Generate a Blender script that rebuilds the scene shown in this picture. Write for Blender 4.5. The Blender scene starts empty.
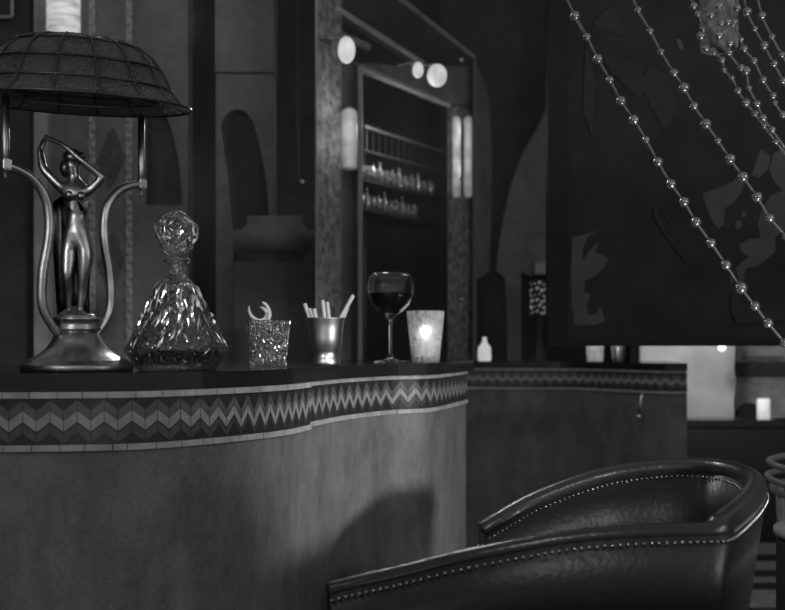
import bpy, bmesh, math, random
from mathutils import Vector, Matrix
random.seed(7)
C = bpy.context.scene.collection
PI = math.pi
EYE = 1.12; F = 1000.0; CX = 392.5; HY = 344.0

def W(px, py, D):
    return Vector(((px-CX)*D/F, D, EYE+(HY-py)*D/F))

# ------------------------------------------------------------------ materials
def mat(name, col, rough=.6, metal=0., var=0., vscale=8., bump=0., bscale=60., emit=0., trans=0., ior=1.45,
        stretch=(1,1,1), voro=False, spec=.5, detail=4., coat=0.):
    m = bpy.data.materials.new(name); m.use_nodes = True
    nt = m.node_tree; b = nt.nodes['Principled BSDF']
    c = (col, col, col, 1)
    b.inputs['Base Color'].default_value = c
    b.inputs['Roughness'].default_value = rough
    b.inputs['Metallic'].default_value = metal
    b.inputs['Specular IOR Level'].default_value = spec
    b.inputs['IOR'].default_value = ior
    b.inputs['Transmission Weight'].default_value = trans
    b.inputs['Coat Weight'].default_value = coat
    tc = mp = None
    if var or bump:
        tc = nt.nodes.new('ShaderNodeTexCoord'); mp = nt.nodes.new('ShaderNodeMapping')
        mp.inputs['Scale'].default_value = stretch
        nt.links.new(tc.outputs['Object'], mp.inputs['Vector'])
    if var:
        n = nt.nodes.new('ShaderNodeTexNoise'); n.inputs['Scale'].default_value = vscale
        n.inputs['Detail'].default_value = detail; n.inputs['Roughness'].default_value = .78 if detail >= 8 else .5
        r = nt.nodes.new('ShaderNodeMapRange')
        r.inputs[1].default_value = .25; r.inputs[2].default_value = .75
        r.inputs[3].default_value = max(col*(1-var), 0); r.inputs[4].default_value = min(col*(1+var), 1)
        nt.links.new(mp.outputs[0], n.inputs['Vector'])
        nt.links.new(n.outputs['Fac'], r.inputs[0]); nt.links.new(r.outputs[0], b.inputs['Base Color'])
        if emit:
            r2 = nt.nodes.new('ShaderNodeMapRange')
            r2.inputs[1].default_value = .3; r2.inputs[2].default_value = .7
            r2.inputs[3].default_value = emit*(1-var); r2.inputs[4].default_value = emit*(1+var)
            nt.links.new(n.outputs['Fac'], r2.inputs[0]); nt.links.new(r2.outputs[0], b.inputs['Emission Strength'])
    if bump:
        if voro:
            n = nt.nodes.new('ShaderNodeTexVoronoi'); n.inputs['Scale'].default_value = bscale; o = n.outputs['Distance']
        else:
            n = nt.nodes.new('ShaderNodeTexNoise'); n.inputs['Scale'].default_value = bscale; o = n.outputs['Fac']
        nt.links.new(mp.outputs[0], n.inputs['Vector'])
        bp = nt.nodes.new('ShaderNodeBump'); bp.inputs['Strength'].default_value = bump; bp.inputs['Distance'].default_value = .01
        nt.links.new(o, bp.inputs['Height']); nt.links.new(bp.outputs[0], b.inputs['Normal'])
    if emit:
        b.inputs['Emission Color'].default_value = (1, 1, 1, 1)
        if not var: b.inputs['Emission Strength'].default_value = emit
    return m

M = dict(
    plaster=mat('tadelakt_plaster', .16, .6, var=.6, vscale=7, bump=.25, bscale=160, stretch=(1.4, 1.4, .7), detail=12),
    slab=mat('dark_polished_slab', .02, .12, spec=.5),
    tile_dark=mat('tile_dark', .034, .35, var=.3, vscale=30),
    tile_mid=mat('tile_mid', .12, .32, var=.25, vscale=40),
    tile_light=mat('tile_light', .31, .3, var=.2, vscale=40),
    tile_trim=mat('tile_trim', .40, .4, var=.3, vscale=25),
    tile_dim=mat('tile_dim', .085, .35, var=.2, vscale=40),
    leather=mat('dark_leather', .009, .40, bump=.10, bscale=90, spec=.55),
    leather_roll=mat('leather_welt', .018, .28, bump=.10, bscale=90, spec=.6),
    nail=mat('nail_metal', .45, .25, metal=1.),
    wood=mat('dark_wood', .03, .4, var=.3, vscale=10),
    bronze=mat('bronze', .30, .34, metal=1., var=.5, vscale=25, bump=.08, bscale=60),
    bronze_dark=mat('bronze_dark', .10, .32, metal=1., var=.5, vscale=25),
    brass=mat('worn_brass', .36, .42, metal=1., var=.3, vscale=40),
    silver=mat('silver', .7, .34, metal=1.),
    mosaic=mat('mosaic_glass', .40, .28, metal=.55, bump=1., bscale=300, voro=True, spec=.9),
    lead=mat('lead_ribs', .06, .35, metal=.7),
    glass=mat('clear_glass', 1., .0, trans=1., ior=1.5),
    cut=mat('cut_crystal', 1., .06, trans=1., ior=1.7, bump=.35, bscale=120, voro=True),
    cutfine=mat('fluted_crystal', 1., .07, trans=1., ior=1.7, bump=.4, bscale=170, voro=True),
    glint_metal=mat('sparkle_metal', .9, .20, metal=1.),  # bright metal that stands in for sparkle on the crystal
    liquor=mat('dark_liquor', .05, .1, trans=.6, ior=1.36),
    wine=mat('red_wine', .006, .03, spec=.3),
    frost=mat('frosted_glass', .9, .75, trans=.75, ior=1.25, bump=.9, bscale=70, voro=True),
    wax=mat('candle_wax', .7, .5, emit=.25),
    flame=mat('flame', 1., .5, emit=2.2),
    peel=mat('citrus_peel', .55, .45),
    stick=mat('pale_stick', .50, .5),
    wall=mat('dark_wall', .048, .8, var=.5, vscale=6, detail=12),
    wall_mid=mat('grey_wall', .14, .8, var=.45, vscale=7, detail=12),
    wall_lt=mat('pale_trim', .27, .7, var=.25, vscale=12),
    wall_lt2=mat('mottled_tile', .20, .35, var=.9, vscale=32, bump=.2, bscale=40),
    carved=mat('carved_plaster', .30, .7, var=.4, vscale=60),
    inlay=mat('dark_inlay', .07, .7, var=.5, vscale=60),
    floor=mat('floor_tile', .04, .4, var=.3, vscale=3),
    panel=mat('lacquer_panel', .038, .7, spec=.1, var=.25, vscale=6),
    panel_edge=mat('lacquer_frame', .028, .6, spec=.1),
    leaf=mat('leaf_paint', .10, .7, spec=.1, var=.15, vscale=8),
    leaf_dim=mat('leaf_paint_dim', .046, .7, spec=.1, var=.15, vscale=8),
    glow=mat('glowing_globe', .8, .4, emit=.42, var=.25, vscale=22),
    glow2=mat('streak_glow', .6, .4, emit=.03, var=.45, vscale=14),
    glow3=mat('glowing_lantern', .7, .5, emit=.30, var=.5, vscale=40, stretch=(.3, .3, 1.6)),
    candle=mat('glowing_votive', .7, .5, emit=.42, var=.15, vscale=30),
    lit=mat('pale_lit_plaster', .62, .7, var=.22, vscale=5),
    fabric=mat('bench_fabric', .14, .8, var=.2, vscale=12),
    bead=mat('bead_glass', .36, .24, metal=.8),
    cord=mat('bead_cord', .20, .4, metal=.3),
    rugw=mat('rug_pale', .30, .9, var=.3, vscale=20),
    rugb=mat('rug_dark', .03, .9),
    bottle=mat('shelf_bottle', .5, .18, metal=.7, var=.5, vscale=30, bump=.6, bscale=60, voro=True),
    cane=mat('cane', .30, .35),
    dark=mat('near_black', .025, .5),
)

# pane: nearly clear, very thin reflections
def pane_mat():
    m = bpy.data.materials.new('thin_pane'); m.use_nodes = True
    nt = m.node_tree; nt.nodes.clear()
    o = nt.nodes.new('ShaderNodeOutputMaterial'); mx = nt.nodes.new('ShaderNodeMixShader')
    t = nt.nodes.new('ShaderNodeBsdfTransparent'); t.inputs[0].default_value = (.97, .97, .97, 1)
    g = nt.nodes.new('ShaderNodeBsdfGlossy'); g.inputs['Roughness'].default_value = .25
    mx.inputs[0].default_value = .008
    nt.links.new(t.outputs[0], mx.inputs[1]); nt.links.new(g.outputs[0], mx.inputs[2]); nt.links.new(mx.outputs[0], o.inputs[0])
    return m
M['pane'] = pane_mat()

# ------------------------------------------------------------------ helpers
def obj(name, bm, m, parent=None, smooth=False, mats=None):
    bmesh.ops.recalc_face_normals(bm, faces=bm.faces[:])
    me = bpy.data.meshes.new(name); bm.to_mesh(me); bm.free()
    for x in (mats or [m]): me.materials.append(x)
    if smooth:
        for p in me.polygons: p.use_smooth = True
    o = bpy.data.objects.new(name, me); C.objects.link(o)
    if parent: o.parent = parent
    return o
def tag(o, label=None, cat=None, group=None, kind=None):
    if label: o['label'] = label
    if cat: o['category'] = cat
    if group: o['group'] = group
    if kind: o['kind'] = kind
    return o
def thing(name, label, cat, loc=(0, 0, 0), group=None):
    o = bpy.data.objects.new(name, None); C.objects.link(o); o.location = loc
    o.empty_display_size = .05
    return tag(o, label, cat, group)
def struct(name, bm, m, **k):
    return tag(obj(name, bm, m, **k), kind='structure')
def rel(bm, loc):
    bmesh.ops.translate(bm, verts=bm.verts[:], vec=-Vector(loc)); return bm

def add_box(bm, c, s, rot=None, bev=0):
    r = bmesh.ops.create_cube(bm, size=1)
    v = r['verts']
    bmesh.ops.scale(bm, verts=v, vec=Vector(s))
    if bev:
        ed = list({e for x in v for e in x.link_edges})
        rr = bmesh.ops.bevel(bm, geom=ed, offset=bev, segments=3, affect='EDGES')
        v = list({x for f in rr['faces'] for x in f.verts} | {x for x in v if x.is_valid})
    if rot: bmesh.ops.rotate(bm, verts=v, cent=(0, 0, 0), matrix=rot)
    bmesh.ops.translate(bm, verts=v, vec=Vector(c))
    return bm
def box(c, s, rot=None, bev=0): return add_box(bmesh.new(), c, s, rot, bev)

def add_tube(bm, pts, r, n=8, cap=True):
    pts = [Vector(p) for p in pts]; rs = r if isinstance(r, (list, tuple)) else [r]*len(pts)
    rings = []; up = None
    for i, p in enumerate(pts):
        t = (pts[min(i+1, len(pts)-1)]-pts[max(i-1, 0)]).normalized()
        if up is None:
            up = Vector((0, 0, 1)) if abs(t.z) < .9 else Vector((1, 0, 0))
        a = t.cross(up).normalized(); b = a.cross(t).normalized(); up = b
        rings.append([bm.verts.new(p+(a*math.cos(2*PI*k/n)+b*math.sin(2*PI*k/n))*rs[i]) for k in range(n)])
    for i in range(len(rings)-1):
        for k in range(n):
            bm.faces.new((rings[i][k], rings[i][(k+1) % n], rings[i+1][(k+1) % n], rings[i+1][k]))
    if cap:
        bm.faces.new(rings[0][::-1]); bm.faces.new(rings[-1])
    return bm
def tube(pts, r, n=8): return add_tube(bmesh.new(), pts, r, n)

def add_lathe(bm, prof, n=32, c=(0, 0, 0), rot=0., cap=True):
    c = Vector(c); rings = []
    for r, z in prof:
        if r < 1e-5: rings.append([bm.verts.new(c+Vector((0, 0, z)))])
        else: rings.append([bm.verts.new(c+Vector((r*math.cos(2*PI*k/n+rot), r*math.sin(2*PI*k/n+rot), z))) for k in range(n)])
    for a, b in zip(rings, rings[1:]):
        for k in range(n):
            k2 = (k+1) % n
            if len(a) == 1 and len(b) == 1: continue
            if len(a) == 1: bm.faces.new((a[0], b[k], b[k2]))
            elif len(b) == 1: bm.faces.new((a[k], a[k2], b[0]))
            else: bm.faces.new((a[k], a[k2], b[k2], b[k]))
    if cap:
        if len(rings[0]) > 1: bm.faces.new(rings[0][::-1])
        if len(rings[-1]) > 1: bm.faces.new(rings[-1])
    return bm
def lathe(prof, n=32, c=(0, 0, 0), rot=0., cap=True): return add_lathe(bmesh.new(), prof, n, c, rot, cap)

def add_prism(bm, pts, off):
    """closed outline of 3D points extruded by off"""
    off = Vector(off)
    a = [bm.verts.new(p) for p in pts]; b = [bm.verts.new(Vector(p)+off) for p in pts]
    bm.faces.new(a); bm.faces.new(b[::-1])
    n = len(a)
    for i in range(n):
        bm.faces.new((a[i], b[i], b[(i+1) % n], a[(i+1) % n]))
    return bm
def plate(pxs, D, th=.08):
    """upright slab with the given outline, front face at depth D"""
    return add_prism(bmesh.new(), [W(x, y, D) for x, y in pxs], (0, th, 0))
def crom(pts, per=6):
    pts = [Vector(p) for p in pts]; out = []
    for i in range(len(pts)-1):
        p0 = pts[max(i-1, 0)]; p1 = pts[i]; p2 = pts[i+1]; p3 = pts[min(i+2, len(pts)-1)]
        for k in range(per):
            t = k/per
            out.append(.5*((2*p1)+(p2-p0)*t+(2*p0-5*p1+4*p2-p3)*t*t+(3*p1-p0-3*p2+p3)*t**3))
    out.append(pts[-1]); return out
def sph(c, r, sub=2, sc=(1, 1, 1), bm=None):
    bm = bm or bmesh.new()
    v = bmesh.ops.create_icosphere(bm, subdivisions=sub, radius=r)['verts']
    bmesh.ops.scale(bm, verts=v, vec=Vector(sc)); bmesh.ops.translate(bm, verts=v, vec=Vector(c))
    return bm

def merge(a, b):
    """glint shards b become part of mesh a, with its own material slot"""
    bm = bmesh.new(); bm.from_mesh(a.data); n0 = len(bm.faces); bm.from_mesh(b.data); bm.faces.ensure_lookup_table()
    k = len(a.data.materials); a.data.materials.append(b.data.materials[0])
    for f in bm.faces[n0:]: f.material_index = k
    bm.to_mesh(a.data); bm.free(); bpy.data.objects.remove(b)
# ------------------------------------------------------------------ setting
struct('floor', box((0.5, 3, -.05), (9, 9, .1)), M['floor'])
struct('wall_back', box((.5, 6.9, 1.6), (9, .1, 3.2)), M['wall'])
struct('wall_left', box((-3.2, 3.4, 1.6), (.1, 7, 3.2)), M['wall'])
struct('wall_right', box((4.4, 4.2, 1.6), (.1, 5.4, 3.2)), M['wall'])

# back wall behind the bar, at about four metres, with its arches
ZB = 900   # y (pixels) of things that run down behind the counter
def down(D): return HY+EYE*F/D      # y of the floor at depth D
D0 = 4.2; yb = down(D0)
struct('wall_bar_left', plate([(-420, -120), (34, -120), (34, yb), (-420, yb)], D0, .1), M['wall'])
w = struct('trim_1', plate([(34, -120), (48, -120), (48, yb), (34, yb)], D0-.06, .16), M['wall_lt'])
arch = [(146, 205), (146, 130)]+[(163.5-17.5*math.cos(a), 112-34*math.sin(a)) for a in [PI*k/12 for k in range(1, 12)]]+[(181, 130), (182, 160), (182, 205)]
# carved wall: left band, then panel with niche
struct('wall_carved', plate([(48, -120), (146, -120), (146, yb), (48, yb)], D0, .1), M['wall_mid'])
struct('wall_niche', plate([(146, -120), (188, -120), (188, yb), (146, yb), (146, 205), (182, 205), (182, 195), (180.5, 176), (178, 157), (173, 135), (167, 118), (160, 106), (151, 99), (146, 97)], D0, .1)
       , M['wall_mid'])
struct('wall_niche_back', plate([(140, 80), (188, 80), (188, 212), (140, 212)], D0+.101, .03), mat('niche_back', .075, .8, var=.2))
def rope(px, y0, y1, name):
    bm = bmesh.new(); y = y0; k = 0
    while y < y1:
        p = W(px+(1.2 if k % 2 else -1.2), y, D0-.012)
        sph(p, .011, 1, (1, .5, 1.5), bm); y += 8.2; k += 1
    add_prism(bm, [W(x, y, D0-.006) for x, y in ((px-3, y0), (px+3, y0), (px+3, y1), (px-3, y1))], (0, .005, 0))
    return struct(name, bm, M['carved'])
rope(92, -60, 360, 'trim_2'); rope(129, -60, 360, 'trim_3')
for k, (cy, h) in enumerate(((-30, 50), (60, 44), (158, 60), (262, 60))):
    pts = []
    n = 5
    for i in range(n+1): pts.append((111+13*(i/n), cy-h*(1-i/n)))
    out = []
    for s in ((1, -1), (1, 1), (-1, 1), (-1, -1)):
        rng = range(n) if s[0]*s[1] < 0 else range(n, 0, -1)
        for i in rng:
            wx = 12*i/n+1.5; out.append((111+s[0]*wx, cy+s[1]*h*(1-i/n)*.5))
            out.append((111+s[0]*(wx+(1.5 if s[0]*s[1] < 0 else -1.5)), cy+s[1]*h*(1-i/n)*.5+s[1]*(0)))
    struct('trim_%d' % (10+k), plate(out, D0-.006, .006), M['inlay'])

# grey wall with horseshoe arch right of the dark gap
D1 = 4.1; yb1 = down(D1)
ar = [(236, yb1), (233, 230), (228, 175), (223, 140), (221, 126), (224, 117), (230, 111), (238, 109), (246, 112), (253, 121), (258, 138), (263, 160), (267, 185), (269, 210), (270, yb1)]
struct('wall_arched', plate([(216, 74), (273, 74), (273, yb1)]+ar[::-1]+[(216, yb1)], D1, .12), M['wall_mid'])
struct('wall_block', plate([(215, -120), (274, -120), (274, 72), (215, 72)], D1, .12), M['wall_mid'])
struct('trim_20', plate([(295.6, -100), (298.4, -100), (298.4, 182), (295.6, 182)], 4.3, .03), M['inlay'])
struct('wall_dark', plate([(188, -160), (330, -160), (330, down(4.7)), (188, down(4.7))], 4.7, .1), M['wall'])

# oblique frame wall
DX, DY = .53, .848
def DO(p, off=0.):
    k = (p-CX)/F
    A = 4.195+off*1.886
    return A/(1-1.6*k)
def WO(px, py, off=0.): return W(px, py, DO(px, off))
NRM = Vector((-.848, .53, 0)).normalized()   # away from the camera side
def oplate(pxs, off=0., th=.08):
    return add_prism(bmesh.new(), [WO(x, y, off) for x, y in pxs], Vector((0, 1, 0))*th)
def dn(p, off=0.): return down(DO(p, off))
def jamb(a, b, y0, name, m, off=0., th=.1):
    return struct(name, oplate([(a, y0), (b, y0), (b, dn(b, off)), (a, dn(a, off))], off, th), m)
jamb(316, 341, -120, 'trim_30', M['wall_lt2'], 0)
jamb(341, 358, 62, 'trim_31', M['wall_mid'], .03)
jamb(358, 362, 66, 'trim_32', M['wall_lt'], -.02)
jamb(448, 473, 104, 'trim_33', M['wall_lt2'], 0)
jamb(473, 476.5, 58, 'trim_34', M['wall_mid'], -.03)
struct('trim_35', oplate([(341, 62), (356, 62), (449, 102), (473, 110), (473, 62), (412, 64), (352, 60)][::-1][:0] or
       [(352, 62), (362, 67), (405, 84.5), (449, 104.5), (473, 112), (473, 66), (412, 66)], 0, .1), M['wall_mid'])
struct('trim_36', oplate([(341, -140), (403, -140), (403, 0), (474, 57), (473, 66), (424, 66), (341, 12)], .05, .1), M['wall'])
def bar_o(p, q, r, name, m, off=-.03):
    return struct(name, tube([WO(*p, off), WO((p[0]+q[0])/2, (p[1]+q[1])/2, off), WO(*q, off)], r, 8), m)
bar_o((335, 7), (423, 63), .011, 'trim_37', M['wall_lt'])
bar_o((397, -4), (474, 57), .010, 'trim_38', M['wall_lt'])
bar_o((362, 67), (449, 105), .010, 'trim_39', M['wall_lt'])
bar_o((338, 34), (368, 47), .016, 'trim_40', M['wall_lt'], .04)
bar_o((316.5, -80), (316.5, 400), .005, 'trim_41', M['wall_lt'], -.01)
struct('wall_recess', oplate([(330, -140), (480, -140), (480, dn(480, .7)), (330, dn(330, .7))], .7, .08), M['wall'])

# right of the frame: curved strip and the spandrel of the big arch
D2 = 5.0; y2 = down(D2)
struct('trim_50', plate([(476, 62), (483, 78), (489, 100), (492, 151), (491, 220), (489, 272), (476, 280)], D2, .08), M['wall_mid'])
struct('wall_spandrel', plate([(547, 108), (539, 125), (531, 139), (523, 153), (517, 168), (511, 185), (507, 202), (503, 220), (500, 238), (496, 270), (505, 279),
        (507, 320), (510, y2), (522, y2), (521, 318), (521, 272), (531, 276), (547, 272), (640, 272), (640, 108)], D2, .1), M['wall_mid'])
struct('trim_51', plate([(535, 262), (549, 262), (549, 274), (535, 274)], D2-.05, .05), M['wall_lt'])
struct('wall_arch_back', plate([(440, -160), (600, -160), (600, down(5.6)), (440, down(5.6))], 5.6, .08), M['wall'])

# clear panes in place of a mirror; its reflected view stands behind
DP = 3.62
g = tag(bpy.data.objects.new('mirror_panes_1', None), kind='structure'); C.objects.link(g)
for (x0, x1) in ((190, 302), (302, 461.5), (461.5, 547)):
    for (y0, y1) in ((-80, 60), (60, 180), (180, 300), (300, 392)):
        bm = bmesh.new(); add_prism(bm, [W(x0+.3, y0+.2, DP), W(x1-.3, y0+.2, DP), W(x1-.3, y1-.2, DP), W(x0+.3, y1-.2, DP)], (0, .004, 0))
        obj('pane', bm, M['pane'], g)
for x, y in ((302, 182), (461.5, 179), (461.5, 60), (461.5, 300)):
    obj('mirror_pin', sph(W(x, y, DP-.004), .0085, 2, (1, .6, 1)), M['brass'], g, True)

# ------------------------------------------------------------------ bar counter
PTS = [(-330, 2.05), (-200, 1.83), (-100, 1.72), (0, 1.70), (100, 1.72), (150, 1.75), (200, 1.82), (250, 1.92), (280, 2.01), (303, 2.13), (340, 2.35), (370, 2.49), (392, 2.58), (408, 2.61), (425, 2.64), (440, 2.72), (455, 2.88), (470, 3.08)]
def path_from(pts, per=10):
    return [Vector((v.x, v.y)) for v in crom([((p-CX)*d/F, d, 0) for p, d in pts], per)]
class Path:
    def __init__(s, pts):
        s.p = pts; s.s = [0]
        for a, b in zip(pts, pts[1:]): s.s.append(s.s[-1]+(b-a).length)
        s.L = s.s[-1]
    def at(s, q, off=0.):
        q = min(max(q, 0), s.L)
        i = 0
        while i < len(s.s)-2 and s.s[i+1] < q: i += 1
        t = (q-s.s[i])/max(s.s[i+1]-s.s[i], 1e-9)
        a = s.p[max(i-1, 0)]; b = s.p[min(i+2, len(s.p)-1)]
        p = s.p[i].lerp(s.p[i+1], t); d = (b-a).normalized()
        return p+Vector((d.y, -d.x))*off          # towards the camera side
ZS = EYE-.05; ZT = EYE-.0815; ZBt = EYE-.1815
def strip(bm, P, s0, s1, z0, z1, off, th=.012, step=.03, mi=0):
    n = max(1, int((s1-s0)/step)); prev = None; first = None
    for i in range(n+1):
        q = s0+(s1-s0)*i/n
        a = P.at(q, off); b = P.at(q, off-th)
        r = [bm.verts.new((a.x, a.y, z0)), bm.verts.new((a.x, a.y, z1)), bm.verts.new((b.x, b.y, z1)), bm.verts.new((b.x, b.y, z0))]
        if prev:
            for k in range(4):
                f = bm.faces.new((prev[k], prev[(k+1) % 4], r[(k+1) % 4], r[k])); f.material_index = mi
        else: bm.faces.new(r).material_index = mi
        prev = r
    bm.faces.new(prev[::-1]).material_index = mi
def build_counter(root, P, segs, per=.045, back=None, H=1., full=True):
    """segs: list of (s0,s1,off)"""
    body = bmesh.new(); top = bmesh.new()
    n = 90
    # countertop slab
    fr = [P.at(P.L*i/n, .012) for i in range(n+1)]
    if back is None: back = [P.at(P.L, -.42), P.at(0, -.42)]
    outl = [Vector((p.x, p.y, ZTOP-.0315)) for p in fr]+[Vector((p.x, p.y, ZTOP-.0315)) for p in back]
    add_prism(top, outl, (0, 0, .0315))
    o = obj('countertop', top, M['slab'], root)
    fr = [P.at(P.L*i/n, -.012) for i in range(n+1)]
    outl = [Vector((p.x, p.y, 0)) for p in fr]+[Vector((p.x, p.y, 0)) for p in back]
    add_prism(body, outl, (0, 0, ZTOP-.0315))
    obj('counter_body', body, M['plaster'], root)
    zt = ZTOP-.0315; zb = zt-.10
    for si, (s0, s1, off) in enumerate(segs):
        bm = bmesh.new(); strip(bm, P, s0, s1, 0, zb, off-.002, .02, .03); obj('plaster_front', bm, M['plaster'], root)
        dz = .002*si
        for zz, nm in ((zt-.0105+dz*0, 'upper_trim'), (zb, 'lower_trim')):
            bm = bmesh.new(); q = s0
            while q < s1-.004:
                l = random.choice((.022, .040, .043, .045, .045)); e = min(q+l, s1)
                strip(bm, P, q+.0006, e-.0006, zz, zz+.0105, off+.004+random.uniform(-.0007, .0007), .024, .02); q = e
            obj(nm, bm, M['tile_trim'], root)
        bm = bmesh.new(); strip(bm, P, s0, s1, zb+.0105, zt-.0105, off, .02, .02, 0)
        zi = zt-.0105
        def zz(q):      # 0 at a peak, 1 in a valley
            f = ((q-s0)/per) % 1.; return 1-abs(2*f-1)
        def para(qa, qb, za, zb_, th, mi):
            n_ = 2; pr = None
            for i in range(n_+1):
                q = qa+(qb-qa)*i/n_; z = za+(zb_-za)*i/n_
                a = P.at(q, off+.0012)
                r = [bm.verts.new((a.x, a.y, z)), bm.verts.new((a.x, a.y, z-th))]
                if pr:
                    bm.faces.new((pr[0], r[0], r[1], pr[1])).material_index = mi
                pr = r
        PERS = [(-400, 26), (90, 26.5), (150, 23), (200, 17.5), (250, 11), (290, 7), (303, 6.5), (340, 7.5), (375, 9.5), (395, 14), (412, 18), (430, 14), (445, 8), (470, 6)]
        def pxp(x):
            for (a, u), (b, v) in zip(PERS, PERS[1:]):
                if x <= b: return u+(v-u)*max(0, (x-a)/(b-a))
            return PERS[-1][1]
        q = s0
        while q < s1-1e-4:
            a = P.at(q); b = P.at(min(q+.004, s1)); px = a.x/a.y*F+CX; sp = abs(b.x/b.y-a.x/a.y)*F/.004
            p_ = per if not full else min(per*1.05, max(.018, pxp(px)/max(sp, 1)))
            amp = .0165+(.0115*max(0, min(1, (20-pxp(px))/7)) if full else 0); thk = .0165 if amp < .02 else .015
            h = p_/2
            for j in (0, 1):
                qa = q+j*h; qb = min(qa+h, s1)
                if qb-qa < .002: continue
                fr_ = (qb-qa)/h
                za = 0 if j == 0 else amp; ze = amp if j == 0 else 0
                ze = za+(ze-za)*fr_
                g_ = .0005
                dimth = max(.004, .0765-.0215-.0185-amp-.003)
                for zoff, th, mi in ((.004, thk, 1), (.0215, .0185 if amp < .02 else .0165, 2), (.043, min(.0165, dimth), 3)):
                    para(qa+g_, qb-g_, zi-zoff-za, zi-zoff-ze, th, mi)
            q += p_
        obj('chevron_tiles', bm, M['tile_dark'], root, mats=[M['tile_dark'], M['tile_mid'], M['tile_light'], M['tile_dim']])
P1 = Path(path_from(PTS)); ZTOP = ZS
# arc length of the seam at px 303
ss = min(range(len(P1.p)), key=lambda i: abs(P1.p[i].x/P1.p[i].y*F+CX-303)); SS = P1.s[ss]
bar = thing('bar_counter', 'curved pale plaster bar counter with chevron tile band in the left foreground', 'counter')
back = [Vector((.238, 3.5)), Vector((-.02, 3.4)), Vector((-.35, 2.75)), Vector((-.7, 2.35)), Vector((-1.6, 2.45))]
s0 = P1.s[0]
build_counter(bar, P1, [(0, SS, .016), (SS, P1.L, -.010)], back=back)

# mirror reflection of the counter, built as a solid second counter
P2 = Path(path_from([(440, 4.75), (500, 4.72), (560, 4.68), (590, 4.62), (615, 4.50), (640, 4.38), (665, 4.30), (687, 4.28)], 8)); ZTOP = EYE-.082
bar2 = thing('bar_counter', 'dim reflected bar counter built solid with tile band beneath the dark hanging panel', 'counter')
build_counter(bar2, P2, [(0, P2.L, .004)], full=False, back=[Vector((1.35, 4.95)), Vector((.28, 5.0+.0))][:2])
obj('pull_rod', add_tube(sph(W(639, 417, 4.30), .012, 2), [W(642, 394, 4.30), W(639, 417, 4.30)], .006), M['silver'], bar2, True)

# ------------------------------------------------------------------ lamp
LC = Vector((-.583, 1.85, ZS))
lamp = thing('figural_table_lamp', 'bronze table lamp with nude female figure and leaded glass dome shade', 'lamp', LC)
s_ = 1/540.
prof = [(0, 0), (.099, 0), (.101, .004), (.101, .010), (.098, .014), (.094, .0155), (.092, .0185), (.088, .021), (.076, .027), (.065, .034), (.054, .044), (.046, .056), (.041, .068), (.037, .071), (.036, .073),
        (.0395, .074), (.0425, .077), (.0395, .081), (.0395, .092), (.0425, .094), (.0425, .098), (.039, .1), (0, .1)]
obj('base', lathe(prof, 48), M['bronze'], lamp, True)
ANG = math.radians(49)
UX = Vector((math.cos(ANG), math.sin(ANG), 0))
def armpts(sgn):
    out = []
    for r, y in ((.040, 334), (.052, 326), (.066, 314), (.0715, 300), (.069, 275), (.0585, 245), (.0565, 225), (.0635, 206), (.085, 192), (.112, 186), (.140, 184)):
        D = 1.85+.754*r
        z = EYE+(HY-y)*D/F
        out.append(UX*r*sgn+Vector((0, 0, z-ZS)))
    return crom(out, 5)
for sg in (1, -1):
    p = armpts(sg); n_ = len(p)
    a = obj('bracket_arm', tube(p, [.0076+.0018*abs(math.sin(i*PI/n_*1.0)) for i in range(n_)], 10), M['brass'], lamp, True)
    e = p[-1]
    bb = box(e+Vector((0, 0, 0)), (.017, .017, .019), Matrix.Rotation(ANG, 3, 'Z'), .002)
    add_lathe(bb, [(0, -.026), (.003, -.023), (.0045, -.018), (.002, -.014), (.005, -.0095), (.005, -.008)], 10, e)
    obj('bracket_block', bb, M['brass'], lamp)
    ztop = .447+.05+(.0 if sg > 0 else -.012)
    bm = tube([e, e+Vector((0, 0, .03)), Vector((e.x, e.y, ztop))], .0066, 10)
    obj('support_rod', bm, M['brass'], lamp, True)
# shade
TILT = math.radians(7)
sh = bpy.data.objects.new('lamp_shade', None); C.objects.link(sh); sh.parent = lamp
sh.scale = (1, 1, .90); sh.location = (0, 0, .453+.05); sh.rotation_euler = (TILT, math.radians(1.5), math.radians(6))
spf = [(.205, -.010), (.186, .000), (.176, .012), (.169, .026), (.161, .044), (.151, .064), (.134, .088), (.114, .104), (.090, .114), (.05, .120), (.02, .121), (0, .122)]
NS = 16
bm = lathe(spf, NS*3, cap=False)
bmesh.ops.solidify(bm, geom=bm.faces[:], thickness=-.003)
shg = obj('shade_glass', bm, M['mosaic'], sh, True)
def ringpts(r, z, n=64): return [Vector((r*math.cos(2*PI*k/n), r*math.sin(2*PI*k/n), z)) for k in range(n+1)]
ribs = bmesh.new()
for k in range(NS):
    a = 2*PI*k/NS
    add_tube(ribs, [Vector(((r+.0012)*math.cos(a), (r+.0012)*math.sin(a), z+.001)) for r, z in spf[:-1]], .0023, 6)
obj('shade_ribs', ribs, M['lead'], sh, True)
rr = bmesh.new()
for r, z in ((.206, -.010), (.170, .025), (.151, .065), (.115, .104), (.06, .119)): add_tube(rr, ringpts(r+.001, z), .0026, 6)
obj('shade_rings', rr, M['lead'], sh, True)
rr = bmesh.new()
add_tube(rr, ringpts(.15, .004), .0035, 6)
for k in range(3):
    a = 2*PI*k/3+.4; add_tube(rr, [Vector((0, 0, .03)), Vector((.15*math.cos(a), .15*math.sin(a), .004))], .003, 6)
obj('shade_carrier', rr, M['brass'], sh, True)
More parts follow.
